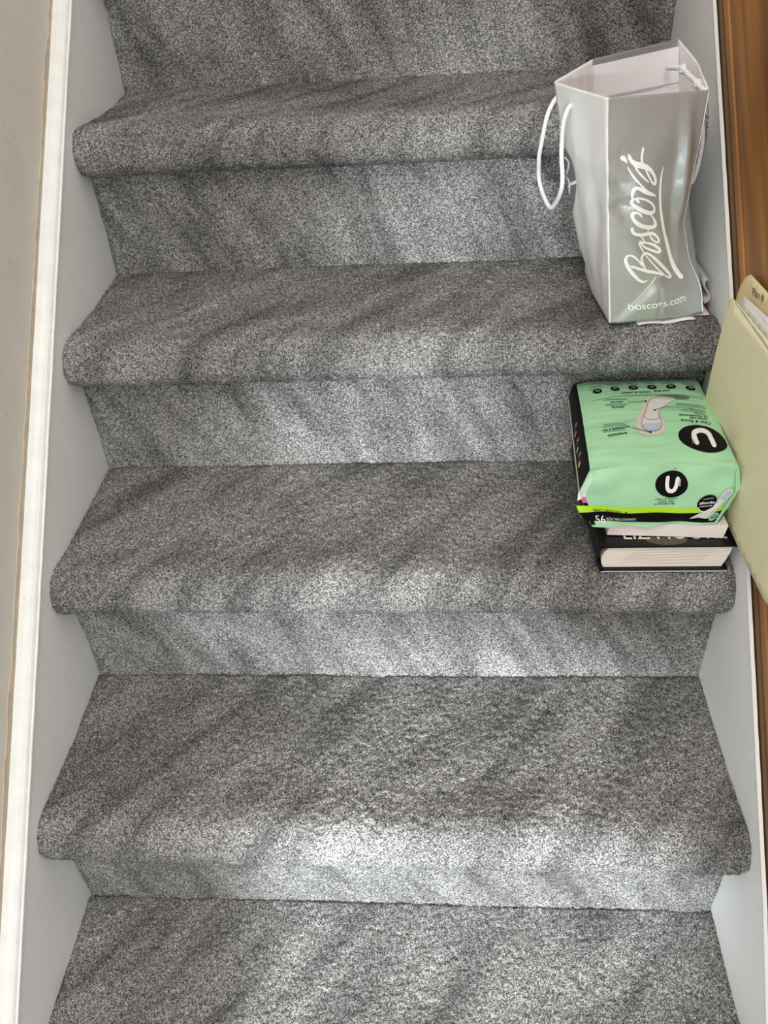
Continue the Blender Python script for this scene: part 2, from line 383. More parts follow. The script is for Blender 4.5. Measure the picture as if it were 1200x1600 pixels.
base_n = (NT + 1) * nc; cen = [sum((p for p in r), Vector()) / nc for r in grid]   # inner lining
for j, row in enumerate(grid):
    for i, p in enumerate(row):
        a = row[(i + 1) % nc] - row[i - 1]; n = Vector((-a.y, a.x, 0)); n.normalize()
        if n.dot(cen[j] - p) < 0: n = -n
        V.append(p + n * .0007)
ns_b = sum(p[1] for p in panels[:3]); ne_b = ns_b + panels[3][1]
for j in range(NT):
    for i in range(nc):
        a, b = base_n + j * nc + i, base_n + j * nc + (i + 1) % nc
        F.append((a + nc, b + nc, b, a)); MI.append(6 if (ns_b <= i < ne_b and j >= NT - 2) else 2)
for i in range(nc):
    a, b = NT * nc + i, NT * nc + (i + 1) % nc; F.append((a, b, base_n + b, base_n + a)); MI.append(5)
V += [cen[0] + Vector((0, 0, .0005)), cen[0] + Vector((0, 0, .003))]
for i in range(nc):
    F.append(((i + 1) % nc, i, len(V) - 2)); MI.append(0)
    F.append((base_n + i, base_n + (i + 1) % nc, len(V) - 1)); MI.append(2)
art = Art(V, F, MI)
OX, OY, SCL = 940, 210, 1 / 8.421
H0 = Hom([(948, 155), (1108, 133), (1097, 490), (951.5, 507)])
HF = lambda x, y: H0(OX + x * SCL, OY + y * SCL)
def low(pts): return [(x + 168.4, y + 1010.5, w) for x, y, w in pts]
strokes = [
 low([(400, 882, 16), (355, 900, 26), (290, 868, 36), (205, 762, 44), (155, 665, 42), (138, 595, 34), (160, 545, 26), (210, 533, 24), (262, 560, 26), (320, 622, 24), (358, 672, 20)]),
 low([(215, 685, 30), (330, 725, 38), (430, 758, 40), (540, 782, 36), (655, 820, 26)]),
 low([(440, 785, 14), (395, 710, 28), (358, 620, 32), (358, 560, 30), (395, 512, 28), (450, 508, 30), (540, 565, 38), (640, 665, 46), (725, 765, 48), (768, 842, 38), (748, 868, 30), (690, 842, 22), (640, 790, 22), (575, 715, 22), (500, 625, 20), (420, 530, 18)]),
 low([(392, 490, 18), (362, 430, 26), (338, 372, 24), (362, 340, 20), (392, 352, 20)]),
 low([(345, 372, 22), (400, 362, 22), (480, 366, 26), (570, 393, 34), (638, 445, 38), (645, 488, 34), (600, 492, 34), (520, 465, 32), (430, 428, 30), (382, 386, 24)]),
 low([(372, 268, 16), (400, 298, 20), (425, 345, 22)]),
 low([(248, 168, 40), (252, 205, 40), (290, 238, 40), (380, 248, 44), (470, 232, 42), (540, 220, 40), (598, 252, 32), (636, 302, 28), (632, 348, 28), (590, 345, 24), (540, 300, 22), (512, 245, 18)]),
 low([(483, 150, 18), (480, 200, 18)]),
 [(532, 985, 26), (500, 950, 28), (440, 950, 36), (412, 995, 40), (440, 1058, 44), (520, 1115, 54), (620, 1140, 58), (700, 1138, 50), (748, 1108, 40), (742, 1050, 34), (702, 990, 26), (655, 942, 22)],
 [(480, 782, 36), (448, 752, 24), (412, 775, 34), (412, 820, 42), (465, 868, 50), (560, 910, 56), (650, 928, 50), (712, 915, 42), (732, 875, 36), (715, 820, 34), (650, 768, 32), (560, 738, 28), (480, 735, 24), (440, 752, 20)],
 [(408, 765, 20), (404, 700, 30), (425, 630, 36), (475, 602, 40), (560, 628, 54), (640, 648, 52), (735, 668, 30)],
 [(600, 618, 30), (560, 590, 26), (490, 535, 26), (418, 465, 26), (350, 375, 20)],
 [(296, 268, 62), (318, 285, 44), (342, 322, 8)],
 [(370, 228, 38), (395, 280, 44), (455, 315, 62), (545, 322, 66), (625, 338, 50), (692, 385, 40), (738, 450, 34), (738, 512, 34), (692, 502, 30), (642, 440, 28), (592, 365, 24)],
 [(545, 300, 26), (533, 230, 26), (546, 115, 22)],
 [(440, 325, 20), (472, 385, 26), (540, 448, 28), (625, 503, 18)],
 [(853, 290, 6), (832, 400, 22), (828, 600, 30), (840, 850, 38), (878, 1100, 46), (930, 1340, 50), (985, 1590, 54), (1040, 1760, 58), (1088, 1878, 62)],
]
for s_ in strokes: art.ribbon(s_, HF, S_front, 3, .0007, 6, 1.16)
art.text('boscovs.com', (168.4 + 160, 1010.5 + 1292), (168.4 + 905, 1010.5 + 1183), 96, HF, S_front, 3, .0016, maxe=.12, bold=.012)
art.ribbon([(168 + 543, 1010 + 870, 4), (168 + 541, 1010 + 1130, 5), (168 + 540, 1010 + 1400, 4)], HF, S_front, 5, .0005, 8)
art.ribbon([(168 + 540, 1010 + 840, 10), (168 + 380, 1010 + 1010, 5), (168 + 80, 1010 + 1350, 4)], HF, S_front, 5, .0005, 8)
art.ribbon([(168 + 548, 1010 + 845, 4), (168 + 600, 1010 + 838, 5), (168 + 660, 1010 + 830, 4)], HF, S_front, 5, .0012, 8)
ID = lambda x, y: (x, y)
for f, s in ((S_front, .004), (S_front, .994)):              # worn folds along the corners
    art.ribbon([(s, t, .010 + .006 * random.random()) for t in np.linspace(.01, .99, 30)], ID, f, 5, .0006, 2)
HL = Hom([(866, 131), (948, 155), (951.5, 507), (927, 452)])
def HLf(x, y):
    X, Y = 830 + x / 6.667, 120 + y / 6.667; xl = np.interp(Y, [131, 167, 235, 303, 368, 452], [866, 871, 881, 890, 902, 927]); xr = np.interp(Y, [155, 507], [948, 951.5])
    s_ = max(.004, (X - xl) / (xr - xl)); yt = [a * (1 - s_) + b * s_ for a, b in zip((131, 167, 235, 303, 368, 460), (155, 193, 271, 344, 412, 507))]
    return (s_, float(np.interp(Y, yt, [1, .9, .7, .5, .3, 0])))
S_left1b = S_left1
# round logo: solid lens wrapping the front-left panel, script lines over it
def lens(pl, pr, hom, surf, mi):
    Vv = []; Ff = []; n = len(pl)
    for (a, b) in zip(pl, pr):
        for k in range(7): Vv.append(hom(a[0] + (b[0] - a[0]) * k / 6, a[1] + (b[1] - a[1]) * k / 6))
    for i in range(n - 1):
        for k in range(6): q = i * 7 + k; Ff.append((q, q + 7, q + 8, q + 1))
    art.add(Vv, Ff, surf, mi, .0006)
pl = [(335, 730), (342, 760), (345, 800), (350, 860), (352, 920), (356, 980), (360, 1040), (368, 1100), (378, 1160), (385, 1230), (392, 1300), (402, 1370), (415, 1400), (430, 1412)]
pr_ = [(336, 730), (368, 755), (400, 785), (438, 840), (462, 890), (478, 940), (486, 990), (488, 1050), (487, 1110), (482, 1180), (472, 1260), (458, 1340), (446, 1390), (434, 1412)]
lens(pl, pr_, HLf, S_left1, 4)
for s_ in ([(345, 850, 30), (385, 858, 28), (420, 900, 24), (402, 975, 22), (366, 1025, 18)], [(360, 1035, 18), (395, 1070, 20), (412, 1120, 22), (402, 1220, 20), (397, 1310, 14)], [(372, 1165, 10), (415, 1125, 24), (486, 1100, 36)]):
    art.ribbon(s_, HLf, S_left1, 3, .0010, 8)
o = mesh('bag_body', V, F, [M['silver'], M['palesilver'], M['inner'], M['ink_white'], M['ink_grey'], M['fold'], M['flap'], M['crease']], bag, True, MI)
def tube(name, pts, r, m, parent, seg=10, n=8, jr=0, label=None):
    C = [Vector(c) for c in catmull(pts, n)]; Vv = []; Ff = []
    up = Vector((1, 0, 0))
    for i, c in enumerate(C):
        t = (C[min(i + 1, len(C) - 1)] - C[max(i - 1, 0)]).normalized(); a = t.cross(up); a = a.normalized() if a.length > 1e-3 else t.cross(Vector((0, 1, 0))).normalized(); b = t.cross(a)
        rr = r * (1 + jr * math.sin(i * 2.1))
        for j in range(seg): th = 2 * math.pi * j / seg; Vv.append(c + (a * math.cos(th) + b * math.sin(th)) * rr)
    for i in range(len(C) - 1):
        for j in range(seg): q = i * seg + j; w = i * seg + (j + 1) % seg; Ff.append((q, w, w + seg, q + seg))
    Ff.append(tuple(range(seg))[::-1]); Ff.append(tuple(range(len(Vv) - seg, len(Vv))))
    return mesh(name, Vv, Ff, m, parent, True)
tube('handle', [(.655, .535, .884), (.648, .524, .890), (.6375, .518, .873), (.633, .524, .840), (.632, .532, .818), (.636, .540, .788), (.6435, .503, .772), (.649, .488, .777), (.653, .464, .806), (.652, .483, .839), (.651, .479, .870), (.655, .478, .886), (.662, .486, .890)], .0026, M['rope'], bag, 10, 10)
tube('handle', [(.790, .600, .901), (.790, .570, .906), (.793, .540, .909), (.797, .525, .905), (.800, .507, .902), (.803, .490, .898), (.806, .475, .895)], .0028, M['rope'], bag, 10, 8, .22)
for i, c in enumerate([(.793, .540, .909), (.801, .500, .900)]):
    bm = bmesh.new(); bmesh.ops.create_icosphere(bm, subdivisions=3, radius=.0052)
    for v in bm.verts: v.co *= 1 + .22 * math.sin(v.co.x * 1400 + v.co.y * 900 + i) * math.cos(v.co.z * 1200)
    for v in bm.verts: v.co += Vector(c)
    bmobj('knot', bm, M['rope'], bag, True)
# right-hand handle outside, hanging beside the skirt
tube('handle', [(.814, .51, .87), (.822, .515, .84), (.824, .52, .81), (.8235, .526, .790), (.8235, .533, .785), (.824, .54, .80), (.822, .548, .84), (.812, .548, .865)], .0026, M['rope'], bag, 10, 8)
# lining crease band inside the back panel
V = []; F = []; MI = []; a2 = Art(V, F, MI)
inv = lambda s, t: S_back(s, t) 
tl = lambda s: .85 + (.012 if s < .82 else 0)
a2.add([(s, tl(s) + (.975 - tl(s)) * q / 7) for q in range(8) for s in np.linspace(.02, .98, 40)], [(j * 40 + i, j * 40 + i + 1, (j + 1) * 40 + i + 1, (j + 1) * 40 + i) for j in range(7) for i in range(39)], inv, 0, -.0022)
a2.ribbon([(s, tl(s) - .004, .008 * (.3 + s)) for s in np.linspace(.2, .98, 30)], ID, inv, 1, -.0021, 1)  # shading along the card edge, painted as a darker line
for v in V: pass
mesh('reinforcing_card', V, F, [M['inner'], M['crease']], bag, True, MI)

# papers under and behind the bag
M['paper'] = mat('white_paper', (.80, .79, .76), .6); M['pinkpaper'] = mat('pale_pink_paper', (.66, .50, .47), .6); M['greypaper'] = mat('grey_glossy_leaflet', (.42, .40, .41), .35)
def slab(name, quad, th, m, label=None, cat=None, parent=None, curl=None, n=14, grp=None):
    a, b, c, d = [Vector(q) for q in quad]; V = []; F = []
    nrm = (b - a).cross(d - a).normalized()
    for l in (0, 1):
        for j in range(n + 1):
            for i in range(n + 1):
                u, v = i / n, j / n; p = (a * (1 - u) + b * u) * (1 - v) + (d * (1 - u) + c * u) * v
                if curl: p = p + nrm * curl(u, v)
                V.append(p + nrm * th * l)
    m_ = (n + 1) ** 2
    for j in range(n):
        for i in range(n):
            q = j * (n + 1) + i; F.append((q + n + 1, q + n + 2, q + 1, q)); F.append((m_ + q, m_ + q + 1, m_ + q + n + 2, m_ + q + n + 1))
    rim = [i for i in range(n + 1)] + [j * (n + 1) + n for j in range(1, n + 1)] + [n * (n + 1) + i for i in range(n - 1, -1, -1)] + [j * (n + 1) for j in range(n - 1, 0, -1)]
    for k in range(len(rim)): p, q = rim[k], rim[(k + 1) % len(rim)]; F.append((p, q, m_ + q, m_ + p))
    o = mesh(name, V, F, m, parent, True)
    if label: tag(o, label, cat, grp)
    return o
zt = Z3 - .004
slab('paper_sheet', [(.757, .427, zt), (.830, .437, zt), (.815, .56, zt), (.742, .55, zt)], .0012, M['paper'], 'thin white paper sheet sticking out under the front edge of the silver bag', 'paper', curl=lambda u, v: .0012 * math.sin(u * 9))
slab('paper_sheet', [(.80, .445, zt + .001), (.8505, .449, zt + .001), (.848, .56, zt + .001), (.80, .56, zt + .001)], .001, M['pinkpaper'], 'pale pink sheet poking out from the lower right corner of the silver bag', 'paper')
def leaflet():
    V = []; F = []; path = [(.8475, .0035), (.850, .0036), (.8545, .006), (.8555, .011), (.853, .016), (.8495, .020), (.8485, .0245), (.850, .0275), (.854, .026)]
    C = catmull([(x, z, 0) for x, z in path], 6); ny = 6; y0, y1 = .468, .585; n = len(C)
    for l in (0, 1):
        for j in range(ny + 1):
            for i, c in enumerate(C):
                a = C[max(0, i - 1)]; b = C[min(n - 1, i + 1)]; t = (b - a); t /= np.linalg.norm(t) + 1e-9; nx, nz = -t[1], t[0]
                V.append((c[0] + nx * .0016 * l, y0 + (y1 - y0) * j / ny + i * .0004, Z3 + c[1] + nz * .0016 * l))
    m_ = (ny + 1) * n
    for j in range(ny):
        for i in range(n - 1):
            q = j * n + i; F.append((q, q + 1, q + n + 1, q + n)); F.append((m_ + q + n, m_ + q + n + 1, m_ + q + 1, m_ + q))
    for i in range(n - 1): F.append((i + 1, i, m_ + i, m_ + i + 1)); q = ny * n + i; F.append((q, q + 1, m_ + q + 1, m_ + q))
    o = mesh('folded_leaflet', V, F, M['greypaper'], None, True); tag(o, 'folded grey leaflet curled between the silver bag and the right skirt board', 'leaflet')
leaflet()

# ------------------------------------------------------------------ books
Z2 = 2 * RISE - .0035
M['jacket'] = mat('glossy_black_jacket', (.005, .005, .006), .3, spec=.3); M['pages'] = mat('cream_page_block', (.74, .67, .58), .8)
pn = noise(M['pages'], 1.0, 4, mapping(M['pages'], (0, 0, 0), (4, 4, 900))); pr2 = ramp(M['pages'], pn.outputs[0], [(.3, (.62, .55, .46)), (.6, (.78, .71, .62))]); L(M['pages'], pr2.outputs[0], BS(M['pages']).inputs['Base Color']); bump(M['pages'], pn.outputs[0], .3, .0006)
M['pages2'] = mat('pinkish_white_pages', (.78, .70, .66), .8)
pn = noise(M['pages2'], 1.0, 4, mapping(M['pages2'], (0, 0, 0), (4, 4, 900))); bump(M['pages2'], pn.outputs[0], .25, .0005)
M['edge_grey'] = mat('grey_board_edge', (.45, .45, .46), .5); M['art_green'] = mat('dull_green_cover_art', (.07, .065, .03), .35); M['cover_ink'] = mat('pale_cover_lettering', (.72, .72, .68), .4)
M['redcover'] = mat('dark_red_cover', (.22, .05, .04), .5)
book = empty('hardcover_book', (.778, .32, Z2)); tag(book, 'thick hardcover book in black jacket, bottom of the stack on the middle stair', 'book')
bx0, bx1, by0, by1 = .7010, .8545, .2035, .434
def rbox(name, x0, x1, y0, y1, z0, z1, bev, m, parent, seg=2):
    bm = bmesh.new(); bmesh.ops.create_cube(bm, size=1)
    for v in bm.verts: v.co = Vector(((x0 + x1) / 2 + v.co.x * (x1 - x0), (y0 + y1) / 2 + v.co.y * (y1 - y0), (z0 + z1) / 2 + v.co.z * (z1 - z0)))
    bmesh.ops.bevel(bm, geom=bm.edges[:], offset=bev, segments=seg, affect='EDGES'); return bmobj(name, bm, m, parent)
# cover: bottom board, rounded spine (left), top board -- one bent section
sec = [(bx1 - .006, .0002), (bx0 + .010, .0002), (bx0 - .001, .0022), (bx0 - .0078, .009), (bx0 - .0100, .019), (bx0 - .0085, .031), (bx0 - .004, .0378), (bx0 + .006, .0390), (bx1 + .0015, .0394)]
C = catmull([(a, b, 0) for a, b in sec], 6); n = len(C); V = []; F = []; MI = []
for y in (by0, by1):
    for l in (0, 1):
        for i, c in enumerate(C):
            a = C[max(0, i - 1)]; b = C[min(n - 1, i + 1)]; t = b - a; t /= np.linalg.norm(t); V.append((c[0] + t[1] * .0026 * l, y, Z2 + c[1] - t[0] * .0026 * l * 1.0))
for i in range(n - 1):
    F += [(i, i + 1, 2 * n + i + 1, 2 * n + i), (n + i + 1, n + i, 3 * n + i, 3 * n + i + 1), (i + 1, i, n + i, n + i + 1), (2 * n + i, 2 * n + i + 1, 3 * n + i + 1, 3 * n + i)]; MI += [0, 0, 0, 0]
F += [(0, 2 * n, 3 * n, n), (n - 1, 2 * n - 1, 4 * n - 1, 3 * n - 1)]; MI += [0, 0]
TZ = Z2 + .0394
S_cov = lambda s, t: Vector((bx0 + s * (bx1 - bx0), by0 + t * (by1 - by0), TZ + .0001))
ac = Art(V, F, MI)
cw = bx1 - bx0; ch = by1 - by0
U = lambda x, y: (x, y)
ac.text('LIZ MOORE', (.150, .053), (.93, .053), -.11, lambda x, y: (x, y), S_cov, 1, .0003, maxe=2)
ac.disc((.47, .05), .16, .045, U, S_cov, 2, .0001, 3, 20)
o = mesh('cover', V, F, [M['jacket'], M['cover_ink'], M['art_green'], M['edge_grey']], book, False, MI)
rbox('cover_edge', bx0 - .002, bx1 - .006, by0 - .0006, by0 + .001, Z2 - .0022, Z2 - .0006, .0002, M['edge_grey'], book, 1)
V = []; F = []; nn = 24
pg = [(bx0 + .001, .0032), (bx1 - .013, .0032), (bx1 - .010, .012), (bx1 - .0065, .027), (bx1 - .0055, .0363), (bx0 + .006, .0363), (bx0 - .0005, .026), (bx0 - .003, .018), (bx0 - .002, .009)]
for y in (by0 + .0035, by1 - .004): V += [(x, y, Z2 + z) for x, z in pg]
k = len(pg); F = [tuple(range(k)), tuple(range(2 * k - 1, k - 1, -1))] + [(i, i + k, (i + 1) % k + k, (i + 1) % k) for i in range(k)]
mesh('page_block', V, F, M['pages'], book)
for i, z in enumerate((.010, .0145, .0185, .0225, .0265, .030)):       # shade lines painted in for gaps between bulging signatures
    pts = [(bx0 + .02 + .095 * q / 8 + i * .003, by0 + .0032, Z2 + z + .0009 * math.sin(q * .9 + i)) for q in range(9)]
    M.setdefault('pageline', mat('page_shadow_line', (.42, .36, .29), .9)); 
    V = [(x, y, z_ + dz) for dz in (-.00022, .00022) for x, y, z_ in pts]; mesh('page_gap_shade', V, [(q, q + 1, q + 10, q + 9) for q in range(8)], M['pageline'], book)
pb = empty('paperback_book', (.772, .32, TZ)); tag(pb, 'paperback with pale pages facing out, squeezed between the green pack and the black book', 'book')
def q4(name, x0, y0, x1, y1, yb, z0, z1, m):
    V = [(x0, y0, z0), (x1, y1, z0), (x1 + .001, yb, z0), (x0 + .001, yb, z0), (x0 + .001, y0 - .001, z1), (x1 + .002, y1 - .001, z1), (x1 + .002, yb, z1), (x0 + .001, yb, z1)]
    return mesh(name, V, [(3, 2, 1, 0), (4, 5, 6, 7), (0, 1, 5, 4), (1, 2, 6, 5), (2, 3, 7, 6), (3, 0, 4, 7)], m, pb)
q4('page_block', .7052, .2235, .8385, .2155, .425, TZ + .0012, TZ + .0208, M['pages2'])
q4('cover', .7040, .2240, .8380, .2162, .426, TZ + .0002, TZ + .0011, M['redcover'])
q4('cover', .7050, .2240, .8380, .2162, .426, TZ + .0209, TZ + .0218, M['pages2'])

# ------------------------------------------------------------------ green pack of pads
M['green'] = mat('mint_green_film', (.36, .66, .40), .3, spec=.5)
gn = noise(M['green'], 15, 2, mapping(M['green'], (0, 0, .5), (1, 2.6, 1))); bump(M['green'], gn.outputs[0], .5, .008)
M['black_ink'] = mat('black_print', (.003, .003, .0035), .55, spec=.12); M['lime'] = mat('lime_band', (.42, .72, .03), .35); M['pk_white'] = mat('white_print', (.80, .79, .77), .45)
M['pk_orange'] = mat('orange_print', (.75, .14, .04), .5); M['pk_green'] = mat('leaf_green_print', (.22, .42, .06), .5); M['pk_yellow'] = mat('yellow_print', (.75, .48, .06), .5)
M['pk_pink'] = mat('pink_print', (.70, .10, .30), .5); M['pad_cream'] = mat('pad_cream_print', (.60, .56, .47), .5); M['pad_light'] = mat('pad_light_print', (.66, .65, .60), .5)
M['pad_line'] = mat('pad_outline_print', (.20, .22, .28), .5); M['pad_blue'] = mat('pad_blue_print', (.42, .50, .64), .5); M['dkgreen'] = mat('dark_green_print', (.10, .17, .10), .5); M['fine_ink'] = mat('fine_print_green', (.10, .22, .12), .5); M['midgreen'] = mat('badge_green_print', (.24, .55, .38), .5)
PM = [M[k] for k in ('green', 'black_ink', 'lime', 'pk_white', 'pk_orange', 'pk_green', 'pk_yellow', 'pk_pink', 'pad_cream', 'pad_light', 'pad_line', 'pad_blue', 'dkgreen', 'fine_ink', 'midgreen')]
PB = TZ + .0218; PT = Z2 + .1445
pack = empty('pad_package', (.76, .32, PB)); tag(pack, 'mint green plastic pack of pads with black round logos, lying on top of two books', 'package')
def wr(a, b, sd): return float(vnoise(np.array([a]), np.array([b]), sd)[0])
def pack_pt(a, b, c):         # a: -1..1 across, b: 0 front..1 back, c: -1 bottom..1 top
    xl = .6735 + .0155 * b; xr = .8358 + .0125 * b; yf = .2165 + .003 * a; yb = .432
    cx = (xl + xr) / 2; hw = (xr - xl) / 2
    fb = max(0, 1 - b / .10) if b < .10 else 0
    bul = (.0085 if a < 0 else .0060) * (fb * (1 - abs(c - .25) / (1.25 if c < .25 else .75)) + (1 - fb) * (1 - abs(c) ** 2.2)) * (1 - .3 * max(0, -a + 0) * 0)
    taper = .006 * max(0, -c) * fb + .004 * max(0, -c)
    x = cx + a * (hw + bul - taper)
    yy = yf + (yb - yf) * b - .0035 * (1 - c * c) * (1 - a ** 4) * (1 - b) ** 6
    yy += .006 * wr(a * 2.6 + 3, c * 1.8 + 2, 31) * (1 - b) ** 8
    z = PB + (PT - PB) * (c + 1) / 2
    top = max(0, c) ** 3
    z += top * (.004 * (1 - a ** 4) * (1 - (2 * b - 1) ** 4) - .013 * b * b * .9 + .0026 * wr(a * 2.2 + 1.7 * b + 5, b * 5 - a * 1.2 + 3, 32) * (1 if 0 < b else 0))
    z -= .004 * (abs(a) ** 8) * top
    bl = min(0, c); z += 0
    return Vector((x, yy, z))
V = []; F = []; MI = []; 
def face_grid(fn, nu, nv, mifn):
    b0 = len(V)
    for j in range(nv + 1):
        for i in range(nu + 1): V.append(fn(i / nu, j / nv))
    for j in range(nv):
        for i in range(nu): q = b0 + j * (nu + 1) + i; F.append((q, q + 1, q + nu + 2, q + nu + 1)); MI.append(mifn((i + .5) / nu, (j + .5) / nv))
P_top = lambda s, t: pack_pt(2 * s - 1, 1 - t, 1) if 0 <= t <= 1 else pack_pt(2 * s - 1, min(max(1 - t, 0), 1), 1) + Vector((0, (1 - t if t > 1 else -t) * 1e-1 - (0 if t > 1 else 0), 0))
P_top = lambda s, t: pack_pt(2 * s - 1, t, 1)           # t 0 front .. 1 back
P_front = lambda s, t: pack_pt(2 * s - 1, 0, 2 * t - 1)
P_left = lambda s, t: pack_pt(-1, 1 - s, 2 * t - 1)
P_right = lambda s, t: pack_pt(1, s, 2 * t - 1)
face_grid(P_top, 60, 60, lambda u, v: 0)
face_grid(P_front, 60, 40, lambda u, v: (3 if v > .52 and v < .9 else 7 if .42 < v < .52 else 1) if u < .028 and v < .9 else 0)
face_grid(P_left, 50, 30, lambda u, v: 3 if (.46 < v < .56) or u > .985 else 1)
face_grid(P_right, 50, 30, lambda u, v: 1 if u > .12 else 0)
face_grid(lambda s, t: pack_pt(2 * s - 1, 1 - t, -1), 10, 10, lambda u, v: 0)
face_grid(lambda s, t: pack_pt(1 - 2 * s, 1, 2 * t - 1), 10, 10, lambda u, v: 0)
ap = Art(V, F, MI)
HT0 = Hom([(903, 590), (1108, 587), (1155, 726), (922, 737)], ((0, 1), (1, 1), (1, 0), (0, 0)))
HT = lambda x, y: HT0(880 + x / 4, 570 + y / 4)            # artwork frame: 4x drawing
HP0 = Hom([(922, 737), (1155, 726), (1142, 816), (930, 816)])
HP = lambda x, y: HP0(880 + x / 4, 570 + y / 4)
LF = .0005
# top: big logo
def logoU(c, rx, ry, up, hom, surf, k=1, rot=0):
    ap.disc(c, rx, ry, hom, surf, 1, LF, 6, 40, rot)
ap.disc((890, 487), 152, 80, HT, P_top, 1, LF, 6, 40, .12)
ap.ribbon([(850, 518, 28), (836, 470, 30), (850, 448, 30), (890, 440, 30), (925, 455, 30), (940, 485, 30), (955, 522, 30)], HT, P_top, 3, .0008, 6)
ap.text('kotex', (832, 522), (822, 480), 9, HT, P_top, 3, .0008, maxe=.5)
def rtext(body, xl, xr, y, h, mi=1, dy=0, bold=.0, surf=P_top, hom=HT, shear=0):     # lettering read from the other side
    ap.text(body, (xr, y + dy), (xl, y), h, hom, surf, mi, .0007, maxe=.6, bold=bold, shear=shear)
rtext('Clean & Secure', 762, 950, 370, 18, dy=11, bold=.01, shear=.3)
rtext('ULTRA THIN', 820, 930, 353, 11, dy=5, bold=.03)
rtext('ULTRAMINCES', 755, 935, 337, 9, dy=7, bold=.03)
rtext('your body,', 605, 715, 163, 17, bold=.02, shear=.3)
rtext('YOUR PLANET', 395, 590, 176, 11, dy=-6, bold=.03)
rtext('security', 318, 402, 284, 14, dy=-4, bold=.02)
rtext('sécurité', 315, 398, 250, 12, dy=-4, bold=.02)
rtext('breathable', 285, 412, 464, 15, dy=-14, bold=.02)
rtext("perméable à l'air", 248, 432, 430, 13, dy=-20, bold=.02)
rtext('cushioning', 830, 925, 296, 9, dy=8, bold=.01); rtext('coussinage', 850, 930, 326, 9, dy=8, bold=.01)
def fine(xl, xr, y, dy=0, w=3.0, mi=13):                       # lines of print too fine to read, broken into words
    x = xl
    while x < xr - 6:
        l = random.uniform(10, 26); x2 = min(xr, x + l); f = (x - xl) / (xr - xl); g_ = (x2 - xl) / (xr - xl)
        ap.ribbon([(x, y + dy * f, w), (x2, y + dy * g_, w)], HT, P_top, mi, LF, 1); x = x2 + 5
for (xl, xr, y, dy) in [(265, 425, 236, -3), (285, 430, 230, -3), (275, 430, 268, -4), (290, 420, 275, -4), (262, 408, 396, -8), (270, 420, 404, -8), (250, 420, 412, -8), (258, 415, 446, -12), (270, 405, 438, -10),
                        (740, 915, 262, 12), (740, 930, 270, 12), (745, 930, 278, 12), (775, 920, 305, 10), (770, 930, 313, 10),
                        (175, 265, 134, -12), (180, 270, 146, -12), (178, 262, 156, -10), (280, 400, 112, -4), (300, 398, 122, -4), (320, 395, 104, -4), (440, 500, 100, 0), (430, 510, 112, 0), (450, 490, 122, 0),
                        (555, 630, 92, 0), (560, 625, 100, 0), (565, 620, 108, 0), (660, 750, 94, 4), (665, 755, 102, 4), (670, 745, 112, 4), (775, 875, 100, 8), (790, 880, 110, 8), (810, 880, 120, 6),
                        (190, 560, 100, -14), (560, 860, 84, 6), (230, 840, 78, 0)]: fine(xl, xr, y, dy)
for (x, y) in ((230, 167), (352, 150), (476, 140), (600, 136), (724, 137), (848, 146)):
    ap.disc((x, y), 32, 17, HT, P_top, 1, LF, 3, 24, .04)
    ap.ribbon([(x - 12, y + 3, 3), (x - 3, y - 6, 3), (x + 6, y + 5, 3), (x + 14, y - 4, 3)], HT, P_top, 3, .0008, 3)
ap.ribbon([(190, 238, 2), (350, 212, 3), (560, 200, 3), (760, 203, 3), (920, 218, 2)], HT, P_top, 12, LF, 8)
# pad drawing: outline halo, body, inner
def blob(pts, hom, surf, mi, lift):
    C = catmull([(x, y, 0) for x, y in pts], 6, True); c = sum(C) / len(C); Vv = [hom(c[0], c[1])]; Ff = []; n = len(C); R_ = 4
    for r_ in range(1, R_ + 1):
        for p in C: q = c + (p - c) * r_ / R_; Vv.append(hom(q[0], q[1]))
    for j in range(n): Ff.append((0, 1 + j, 1 + (j + 1) % n))
    for r_ in range(1, R_):
        for j in range(n): a = 1 + (r_ - 1) * n + j; b = 1 + (r_ - 1) * n + (j + 1) % n; Ff.append((a, a + n, b + n, b))
    ap.add(Vv, Ff, surf, mi, lift)
blob([(620, 208), (740, 205), (825, 214), (832, 228), (790, 236), (700, 232), (630, 222)], HT, P_top, 12, .0004)
blob([(560, 222), (620, 214), (705, 225), (735, 236), (690, 262), (648, 300), (640, 345), (658, 400), (650, 450), (600, 472), (520, 468), (475, 430), (480, 375), (515, 305), (535, 250)], HT, P_top, 8, .0006)
blob([(572, 238), (625, 228), (700, 240), (715, 248), (680, 270), (636, 305), (624, 345), (636, 395), (628, 430), (590, 446), (535, 440), (512, 408), (522, 365), (548, 305), (560, 260)], HT, P_top, 9, .0009)
blob([(515, 405), (560, 400), (630, 402), (630, 432), (590, 448), (538, 440)], HT, P_top, 11, .0011)
ap.ribbon([(530, 350, 3), (548, 372, 3), (580, 378, 3), (615, 374, 3), (634, 358, 3)], HT, P_top, 10, .0013, 5)
ap.ribbon([(700, 240, 2), (640, 228, 3), (590, 232, 4), (562, 262, 4), (546, 315, 4), (520, 370, 4), (512, 408, 4), (535, 440, 4), (585, 448, 4), (630, 432, 4), (637, 395, 4), (624, 350, 4), (634, 305, 3)], HT, P_top, 10, .0013, 5)
for pts in ([(430, 256, 2.5), (547, 251, 3)], [(830, 300, 2.5), (680, 293, 2.5), (600, 314, 3)], [(445, 424, 2.5), (565, 457, 3)]):
    ap.ribbon(pts, HT, P_top, 1, .0014, 6)
for c in ((547, 251), (600, 314), (565, 457)): ap.disc(c, 8, 5, HT, P_top, 1, .0016, 1, 12)
